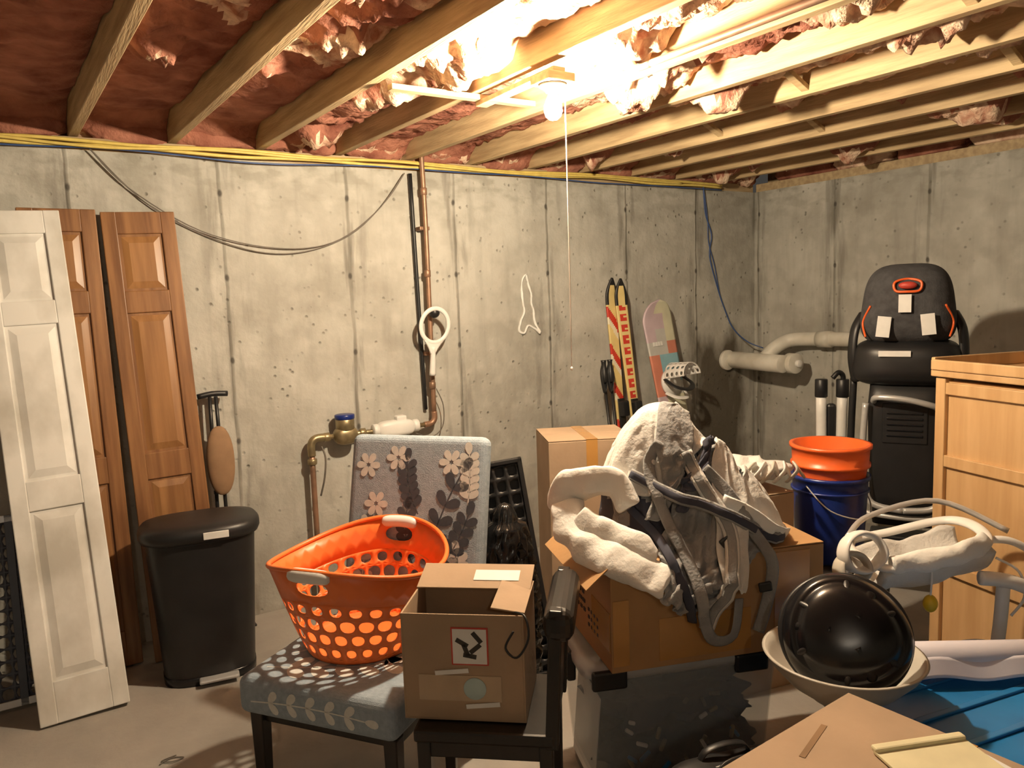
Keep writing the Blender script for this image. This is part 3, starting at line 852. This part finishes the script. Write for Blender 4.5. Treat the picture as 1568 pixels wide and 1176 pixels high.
# ------------------------------------------------------------------ things behind
grp('tall_cardboard_box', (2.09, 2.75, 0), (0, 0, -25))
carton(.38, .34, .98, mCB, mCBI)
box('tape', (.05, .001, .2), (0, -.171, .88), mTAPE, bev=0); box('tape', (.05, .342, .002), (0, 0, .983), mTAPE, bev=0)
top()
def bagf(u, v):
    a = 2*math.pi*u
    r = .13*math.sin(math.pi*min(1, (.08+v*.92)))**.4
    if v > .9: r *= .7
    q = Vector((math.cos(a)*2, math.sin(a)*2, v*6))
    n_ = abs(noise.fractal(q*1.3, .8, 2, 4))
    r *= 1.05-.5*n_
    return (1.43+r*math.cos(a), 2.37+r*math.sin(a)*.9, .003+.85*v)
surf('garbage_bag', bagf, 70, 70, mBAG, closeu=True)
grp('plastic_grate', (1.60, 2.60, 0.01), (-6, -8, -30))
holes('grid', [(i/6, (i+1)/6, j/15, (j+1)/15, .72, .72) for i in range(6) for j in range(15)], lambda u, v: (-.16+.32*u, 0, .90*v), mBK, thick=.02, k=8, pw=4)
box('back_panel', (.33, .006, .90), (0, .02, .46), mBK, bev=.001)
for x in (-.17, .17): box('edge', (.02, .04, .92), (x, 0, .46), mBK)
for z in (.012, .91): box('edge', (.36, .04, .02), (0, 0, z), mBK)
sweep('coiled_cord', [(-.10, -.02, .9), (-.05, -.05, .98), (.0, -.02, .91)], .003, mRED)

grp('stacked_cardboard_box', (2.36, 2.17, 0), (0, 0, -10))
carton(.38, .40, .80, mCB, mCBI)
grp('plastic_toy_pile', (2.36, 2.17, .812), (0, 0, -32))
blob('ball', (.045, .045, .045), (-.02, -.02, .11), mGRN, nu=20, nv=14)
lathe('ball_ring', [(.04, 0), (.047, .01), (.04, .02)], mWP, M=T((-.02, -.03, .10), (60, 0, 0)))
blob('green_cloth', (.10, .09, .04), (.02, 0, .05), mGRN, amp=.5, sc=12, zmin=-.04)
blob('white_liner', (.13, .1, .05), (.10, -.03, .065), mGL, amp=.5, sc=12, zmin=-.05)
for k in range(5): sweep('plastic_loop', [(.02+.05*k, -.12, .03), (.05+.05*k, -.15, .08), (.09+.04*k, -.12, .10), (.10+.05*k, -.08, .04)], .016, mWP if k % 2 else mCRM, flat=(1, .4))

# ------------------------------------------------------------------ skis, poles, snowboard
def ski(loc, rot, name, dark):
    grp(name, loc, rot)
    L = 1.70
    def f(u, v):
        wd = .033+.012*abs(v-.45)*2
        if v > .93: wd *= max(.05, math.cos((v-.93)/.07*1.5))
        y = 0.0
        if v > .88: y = .5*(v-.88)**2*22*.5
        return ((u-.5)*2*wd, -y*.35, L*v)
    def mf(u, v):
        if v > .975: return 3
        if dark:
            if v > .9: return 3 if abs(u-.5) > .25 else 1
            k = (v*7+u*.5) % 1
            return 3 if u > .88 else (0 if k < .28 else (1 if k < .8 else 2))
        if v > .90: return 3 if abs(u-.5) > .3 else 1
        k = (v*24) % 1
        if .50 < v < .90: return 0 if (.15 < k < .82 and .2 < u < .8 and not (.4 < k < .6 and u > .5)) else 1
        return 2 if v < .3 else 1
    surf('ski', f, 10, 150, [mSKR, mSKY, mSKW, mBK], thick=.014, midf=mf)
    box('toe_binding', (.06, .05, .10), (0, -.035, .86), mBK, bev=.01); box('heel_binding', (.065, .07, .13), (0, -.045, .55), mBK, bev=.012)
    box('track', (.05, .016, .45), (0, -.015, .70), mBK)
ski((3.20, 3.72, 0.01), (-5.5, -.2, 2), 'downhill_ski', True)
ski((3.29, 3.64, 0.01), (-7.2, -2.2, -4), 'downhill_ski.001', False)
grp('ski_pole', (3.04, 3.62, 0), (-7, -1.0, 0))
for x in (0, .05):
    sweep('shaft', [(x, 0, .01), (x+.005, 0, 1.1)], .009, mBK, n=2, seg=10)
    sweep('grip', [(x+.005, 0, 1.06), (x+.004, -.008, 1.13), (x+.005, -.012, 1.2)], lambda t: .021+.006*math.sin(t*6), mBK, n=4)
    lathe('basket', [(.01, .08), (.045, .075), (.047, .08), (.01, .09)], mBK, seg=18, M=T((x, 0, 0)))
    sweep('wrist_strap', [(x+.005, -.01, 1.19), (x-.03, -.02, 1.12), (x-.02, -.02, 1.0), (x+.01, -.015, 1.05), (x+.005, -.01, 1.17)], .010, mBK, flat=(1, .3))
grp('snowboard', (3.66, 3.60, 0.015), (-11, -2, 6))
def sbf(u, v):
    L = 1.56
    wd = .130+.018*abs(v-.5)*2
    e = min(v, 1-v)
    if e < .1: wd *= math.sqrt(max(0, 1-((.1-e)/.1)**2))*.98+.02
    y = -(max(0, .1-e))**2*5
    return ((u-.5)*2*wd, y, L*v)
def sbm(u, v):
    return [[0, 1, 1], [0, 0, 1], [0, 4, 1], [4, 4, 3], [3, 2, 2], [3, 2, 2], [3, 3, 4]][int((1-v)*17) % 7][min(2, int(u*3))]
surf('deck', sbf, 18, 90, mP, thick=.012, midf=sbm)
for k in range(4): box('board_text', (.018, .003, .028), (-.085+.024*k, -.010, 1.27), mWP, bev=0)
for z in (1.00, .48):
    lathe('binding_disc', [(0, 0), (.09, 0), (.09, .02), (0, .02)], mWP, M=T((0, -.01, z), (90, 0, 0)))
    holes('highback', [(i/6, (i+1)/6, j/4, (j+1)/4, .55, .6) for i in range(6) for j in range(4)],
          lambda u, v: (.085*math.cos(math.pi*u), -.05-.16*v, z+.03+.10*math.sin(math.pi*u)*(1-.2*v)), mWP, thick=.006, k=8)
    sweep('ankle_strap', [(-.09, -.05, z+.03), (-.08, -.12, z-.03), (0, -.16, z-.06), (.09, -.12, z-.03), (.09, -.05, z+.03)], .018, mBK, flat=(1, .35), up=(0,1,0))
    sweep('toe_strap', [(-.08, -.03, z-.06), (-.05, -.09, z-.1), (.04, -.10, z-.11), (.09, -.04, z-.06)], .014, mWP, flat=(1, .4), up=(0,1,0))

# ------------------------------------------------------------------ buckets
grp('lidded_storage_bin', (2.84, 2.02, 0), (0, 0, -15))
loft('tub', [(0, .19, .16, 7), (.42, .21, .18, 7)], mBK, seg=40)
loft('lid', [(.42, .222, .19, 7), (.45, .222, .19, 7), (.46, .20, .17, 7)], mBK, seg=40)
grp('blue_bucket', (2.80, 1.985, .462), (0, 0, 0))
lathe('wall', [(0, .0), (.128, 0), (.132, .01), (.148, .30), (.149, .345), (.158, .347), (.158, .362), (.146, .362), (.126, .02), (0, .015)], mNAV)
lathe('rib', [(.145, .295), (.155, .297), (.155, .303), (.145, .305)], mNAV)
sweep('bail', [(-.155, 0, .33), (-.13, -.1, .24), (0, -.165, .2), (.13, -.1, .24), (.155, 0, .33)], .003, mMET)
grp('orange_bucket', (2.80, 1.985, .56), (0, 0, 0))
lathe('wall', [(0, .0), (.118, 0), (.120, .01), (.140, .268), (.146, .300), (.157, .302), (.157, .314), (.150, .316), (.153, .375), (.162, .378), (.162, .392), (.144, .392), (.116, .02), (0, .015)], mORD)

# ------------------------------------------------------------------ stroller with infant car seat
grp('stroller_with_car_seat', (3.67, 2.18, 0), (0, 0, -60))
def shell(w, h, z0, dep, y0, name, mat, nn=2.6, wt=.8):
    def f(u, v):
        a = 2*math.pi*u
        c, s = math.cos(a), math.sin(a)
        sg = lambda x: math.copysign(abs(x)**(2/nn), x)
        zz = sg(s); xx = sg(c)*(1-(1-wt)*(zz+1)/2)
        k = math.cos(v*math.pi/2)**.6; dd = math.sin(v*math.pi/2)
        return (w/2*xx*k, y0-dep*dd, z0+h/2+h/2*zz*k)
    surf(name, f, 56, 14, mat, closeu=True)
    def g(u, v):
        p = f(u, 0); return (p[0]*(1-v), y0+.12*v**.5, (p[2]-z0-h/2)*(1-v)+z0+h/2)
    surf(name+'_rear', g, 56, 6, mat, closeu=True)
shell(.46, .40, 1.30, .15, 0, 'seat_shell', mDG, 3.6, .78)
shell(.50, .24, 1.10, .14, -.01, 'seat_base', mBK, 4, .94)
sweep('canopy_piping', [(-.16, -.08, 1.36), (-.175, -.07, 1.5), (-.14, -.09, 1.61), (0, -.10, 1.66), (.14, -.09, 1.61), (.175, -.07, 1.5), (.16, -.08, 1.36)], .006, mDG)
sweep('tag_outline', [(-.05, -.158, 1.57), (-.055, -.15, 1.61), (0, -.13, 1.625), (.055, -.15, 1.61), (.05, -.158, 1.57), (0, -.165, 1.565)], .006, mORD, closed=True)
blob('red_release', (.04, .02, .018), (0, -.158, 1.595), mRED, nu=16, nv=10)
box('label', (.055, .004, .085), (-.01, -.166, 1.51), mLBL, bev=.001)
box('label', (.06, .004, .10), (-.10, -.160, 1.40), mLBL, rot=(4, 6, 0), bev=.001)
box('label', (.06, .004, .10), (.09, -.160, 1.41), mLBL, rot=(4, -6, 0), bev=.001)
box('label', (.14, .004, .028), (-.05, -.156, 1.27), mLBL, bev=.001)
sweep('orange_piping', [(-.16, -.12, 1.50), (-.195, -.08, 1.42), (-.18, -.12, 1.35)], .005, mORD)
sweep('orange_piping', [(.16, -.12, 1.50), (.195, -.08, 1.42), (.18, -.12, 1.35)], .005, mORD)
for sx in (-1, 1):
    sweep('carry_arm', [(sx*.20, .02, 1.46), (sx*.235, -.02, 1.38), (sx*.245, -.03, 1.24), (sx*.23, 0, 1.12)], .022, mBK, flat=(1.2, .7))
    sweep('frame_tube', [(sx*.175, -.10, 1.02), (sx*.185, -.11, .8), (sx*.17, -.12, .60), (sx*.13, -.14, .52), (0, -.15, .50)], .016, mMET)
    sweep('side_tube', [(sx*.24, .03, 1.13), (sx*.25, .03, .8), (sx*.25, .02, .4), (sx*.24, 0, .14)], .018, mBK)
    for yy in (-.12, .14):
        cyl('wheel', .09, .035, (sx*.25, yy, .092), mBK, rot=(0, 90, 0)); cyl('hub', .035, .04, (sx*.25, yy, .092), mMET, rot=(0, 90, 0))
    sweep('axle', [(sx*.25, -.12, .092), (sx*.24, 0, .16), (sx*.25, .14, .092)], .014, mBK)
loft('tray_body', [(.40, .14, .07, 5), (.55, .155, .08, 5), (.8, .165, .08, 5), (1.0, .17, .08, 5), (1.12, .16, .08, 5)], mBK, seg=32)
for k in range(5): box('vent_slat', (.16, .012, .012), (0, -.085, .86+.028*k), mBKG, bev=.003)
box('tray_recess', (.20, .012, .20), (0, -.080, .92), mBK, bev=.01)
sweep('handle_bar', [(-.14, -.09, 1.03), (-.12, -.14, 1.055), (0, -.155, 1.05), (.12, -.14, 1.02), (.14, -.09, 1.0)], .015, mMET)
sweep('basket_bar', [(-.24, -.06, .47), (-.1, -.12, .46), (.1, -.12, .46), (.17, -.09, .5)], .013, mMET)
box('footplate', (.30, .16, .03), (0, -.02, .34), mBK, bev=.01); box('cross_frame', (.5, .04, .04), (0, 0, .20), mBK, bev=.01)

grp('folded_umbrella_stroller', (3.76, 2.66, 0), (0, 0, -50))
for x in (-.05, .05):
    sweep('white_tube', [(x, 0, .10), (x, 0, .6), (x*1.1, 0, 1.02)], .028, mWP, n=3, seg=16)
    cyl('hinge', .034, .10, (x*1.1, 0, 1.04), mBK); cyl('wheel', .06, .03, (x*1.6, -.02, .062), mBK, rot=(0, 90, 0))
box('black_sling', (.05, .05, .8), (0, .02, .55), mBK, bev=.015)
sweep('hook_handle', [(.055, 0, 1.06), (.055, -.01, 1.11), (.03, -.03, 1.13), (-.0, -.04, 1.10)], .014, mBK)

# ------------------------------------------------------------------ dresser
grp('maple_dresser', (3.09, 1.27, 0), (0, 0, -15))
W, D, H = .46, .62, 1.26
box('carcass', (W-.03, D-.03, H-.10), (0, 0, H/2+.02), mLW, bev=.002)
for sx in (-1, 1):
    for sy in (-1, 1): box('corner_post', (.045, .045, H-.02), (sx*(W/2-.02), sy*(D/2-.02), H/2-.01), mLW, bev=.004)
for z in (.09, .50, .92, H-.06):
    for sx in (-1, 1): box('side_rail', (.022, D-.07, .045), (sx*(W/2-.012), 0, z), mLW, bev=.003)
box('top_board', (W+.03, D+.03, .025), (0, 0, H-.003), mLW, bev=.004)
for sy in (-1, 1): box('top_gallery_end', (W+.03, .018, .05), (0, sy*(D/2+.005), H+.033), mLW, bev=.004)
box('top_gallery_side', (.018, D, .05), (W/2+.005, 0, H+.033), mLW, bev=.004)
box('top_lip', (.018, D+.02, .04), (-W/2-.012, 0, H+.03), mLW, bev=.004)
for k in range(4):
    box('drawer_front', (W-.08, .018, .25), (0, D/2-.005, .23+.28*k), mLW, bev=.005)
    for sx in (-1, 1): blob('knob', (.013, .013, .013), (sx*.1, D/2+.015, .23+.28*k), mLW, nu=12, nv=8)
grp('white_dish', (3.02, 1.20, 1.272))
lathe('dish', [(0, .0), (.07, 0), (.13, .05), (.135, .056), (.07, .010), (0, .008)], mWP)

# ------------------------------------------------------------------ baby swing
grp('baby_swing', (2.40, 1.39, -.05), (0, 0, -32))
def seatf(u, v):
    x = -.16+.34*u
    a = (v-.5)*2.4
    z = .67+.06*u + .13*(1-math.cos(a))*1.1 + (.02*math.sin(u*9)*.4)
    y = -.02+.13*math.sin(a)*(1-.15*abs(u-.5))
    q = noise.noise(Vector((u*5, v*5, 1)))*.012
    return (x, y, z+q)
surf('padded_seat', seatf, 30, 22, mGL, thick=.035)
sweep('seat_rim', [(-.16, -.12, .77), (-.05, -.15, .79), (.08, -.15, .81), (.17, -.12, .84), (.20, 0, .855), (.17, .12, .84), (0, .14, .80), (-.16, .12, .77)], .018, mWP, closed=True, flat=(1, .7))
puff('side_bolster', [(-.14, -.14, .79), (-.03, -.155, .80), (.08, -.155, .82), (.17, -.12, .855)], .036, .7)
for (cx, cz, rr) in ((-.22, .82, .068), (-.25, .77, .05)):
    sweep('restraint_loop', [(cx+rr*math.cos(a*.785), -.12+.02*math.sin(a), cz+rr*.85*math.sin(a*.785)) for a in range(8)], .030, mWP if rr > .06 else mCRM, closed=True, flat=(.3, 1.0), up=(0,1,0))
sweep('hanger_tube', [(.16, -.05, .82), (.26, -.08, .83), (.34, -.1, .78), (.36, -.12, .70)], .012, mWP)
sweep('hanger_tube', [(-.17, .1, .80), (-.05, .2, .84), (.2, .22, .88), (.38, .1, .80)], .010, mMET)
sweep('thin_wire_arc', [(.18, -.15, .80), (.24, -.17, .76), (.26, -.17, .68), (.22, -.17, .62)], .004, mWP)
sweep('leg', [(.36, -.12, .72), (.37, -.1, .5), (.36, .0, .3), (.34, .06, .07)], .020, mWP)
sweep('leg', [(.20, -.16, .72), (.19, -.15, .5), (.16, -.1, .3), (.05, .06, .07)], .020, mWP)
sweep('cross_post', [(.12, -.17, .745), (.22, -.18, .73), (.36, -.18, .66)], .022, mWP)
sweep('base_hoop', [(-.2, .1, .066), (0, .16, .066), (.3, .14, .066), (.38, .05, .066), (.2, -.02, .066), (-.1, .0, .066)], .014, mMET, closed=True)
sweep('rear_leg', [(-.15, .12, .78), (-.18, .12, .4), (-.18, .1, .07)], .015, mMET)
blob('yellow_toy', (.022, .02, .028), (-.02, -.15, .66), mYEL, nu=14, nv=10)
sweep('toy_cord', [(-.02, -.15, .68), (-.02, -.155, .74), (-.02, -.15, .78)], .003, mWP)

# ------------------------------------------------------------------ foreground right
grp('blue_storage_tote', (2.03, .97, 0), (0, 0, -10))
loft('tub', [(0, .29, .22, 7), (.01, .30, .23, 7), (.48, .335, .265, 7)], mBLU, seg=48)
loft('lid', [(.475, .348, .277, 7), (.51, .35, .28, 7), (.52, .335, .265, 7), (.523, .31, .24, 7), (.513, .30, .23, 7)], mBLU, seg=48)
for k in (-1, 0, 1): box('lid_rib', (.50, .02, .008), (0, k*.12, .517), mBLU, bev=.003)
grp('added_dark_bag', (1.45, 1.30, 0), (0, 0, -15))  # invented black bag, added to darken the bright floor gap beside the tote
blob('added_bag_body', (.20, .115, .19), (0, 0, .19), mBK, amp=.05, sc=6, pw=3.6, nu=60, nv=36, zmin=-.187)
for sy in (-.07, .07): sweep('carry_strap', [(-.08, sy-.02, .30), (-.06, sy*.6, .40), (.06, sy*.6, .40), (.08, sy-.02, .30)], .012, mBK, flat=(1, .3))
sweep('zipper', [(-.12, 0, .372), (0, 0, .382), (.12, 0, .372)], .004, mMET)
for sx in (-1, 1): sweep('piping', [(sx*.165, -.08, .04), (sx*.17, -.09, .2), (sx*.165, -.05, .345), (sx*.165, .05, .345), (sx*.17, .09, .2)], .006, mDG)
grp('plastic_wrap_roll', (2.17, 1.03, .575), (0, 0, -34))
cyl('roll', .040, .46, (0, 0, 0), mLAV, rot=(0, 90, 0)); cyl('core', .015, .50, (0, 0, 0), mCB, rot=(0, 90, 0))
surf('loose_sheet', lambda u, v: (-.22+.44*u, -.036-.03*v, .01-.045*v+.006*math.sin(u*12)), 20, 6, mLAV, thick=.002)
grp('cream_mixing_bowl', (1.735, 1.185, .526))
lathe('bowl', [(0, .0), (.08, .0), (.085, .006), (.14, .045), (.185, .095), (.197, .118), (.202, .122), (.193, .124), (.180, .10), (.135, .055), (.08, .018), (0, .014)], mCRM, seg=56)
grp('black_helmet', (1.72, 1.17, .705), (62, 0, -50))
def helm(u, v):
    a = 2*math.pi*u; b = v*math.pi/2
    k = 1+.045*math.cos(3*a+.6)*math.sin(b+.5)
    r = .148*math.cos(b)**.75*k
    return (r*1.04*math.cos(a), r*math.sin(a), .095*math.sin(b) - .010*math.exp(-((b-.75)/.12)**2))
surf('dome', helm, 64, 26, mBKG, closeu=True, thick=.006)
sweep('rim', [(.155*math.cos(a*.3927), .149*math.sin(a*.3927), -.004) for a in range(16)], .009, mBK, closed=True, n=4)
for k in range(6):
    a = k*1.047+.5
    q = Vector(helm(a/6.2832 % 1, .52))
    blob('vent', (.026, .008, .005), q+Vector((0, 0, .002)), mBK, rot=(0, 38, math.degrees(a)), nu=14, nv=8)
for k in range(3):
    a = k*2.094+1.02
    sweep('ridge', [(.04*math.cos(a), .04*math.sin(a), .091), (.085*math.cos(a), .085*math.sin(a), .078), (.12*math.cos(a), .12*math.sin(a), .05)], .010, mBKG, flat=(1.4, .7))
blob('padding', (.11, .11, .05), (0, 0, .02), mDG, nu=24, nv=12)

grp('foreground_cardboard_box', (1.235, .745, 0), (0, 0, 4))
carton(.58, .50, .68, mCB, mCBI)
box('tape', (.58, .05, .001), (0, 0, .6828), mTAPE, bev=0)
box('label_strip', (.02, .11, .001), (.26, -.06, .683), mLBL, bev=0, rot=(0, 0, -12))
box('dark_print', (.14, .012, .001), (.06, .19, .6826), M_('faded_print', (.27,.16,.08), None, 9, .8), bev=0, rot=(0, 0, 15))
grp('yellow_notepad', (1.40, .735, .685), (0, 0, -22))
box('pad', (.20, .15, .006), (0, 0, .003), mPAP, bev=.001); box('cover_roll', (.20, .02, .012), (0, .075, .008), mPAP, bev=.004)

grp('twist_of_string', (.30, 2.85, .004))
sweep('string', [(-.04, 0, 0), (0, .02, 0), (.04, 0, 0), (.0, -.01, .002), (-.03, .02, 0), (.02, .03, 0)], .002, mKW, seg=5)

# ------------------------------------------------------------------ camera, world
p, yw, rl = R(6.4), R(32), R(1.95)
F = Vector((math.sin(yw)*math.cos(p), math.cos(yw)*math.cos(p), -math.sin(p)))
R0 = Vector((math.cos(yw), -math.sin(yw), 0)); U0 = R0.cross(F)
Rv = R0*math.cos(rl)-U0*math.sin(rl); Uv = U0*math.cos(rl)+R0*math.sin(rl)
cam = bpy.data.cameras.new('camera'); co = bpy.data.objects.new('camera', cam)
S.collection.objects.link(co)
mw = Matrix((( Rv.x, Uv.x, -F.x, 0), (Rv.y, Uv.y, -F.y, 0), (Rv.z, Uv.z, -F.z, 1.6), (0,0,0,1)))
co.matrix_world = mw
cam.sensor_width = 36; cam.lens = 27.05; cam.clip_start = .02
S.camera = co
w = bpy.data.worlds.new('w'); S.world = w; w.use_nodes = True
w.node_tree.nodes['Background'].inputs[0].default_value = (1, .9, .78, 1)
w.node_tree.nodes['Background'].inputs[1].default_value = .05
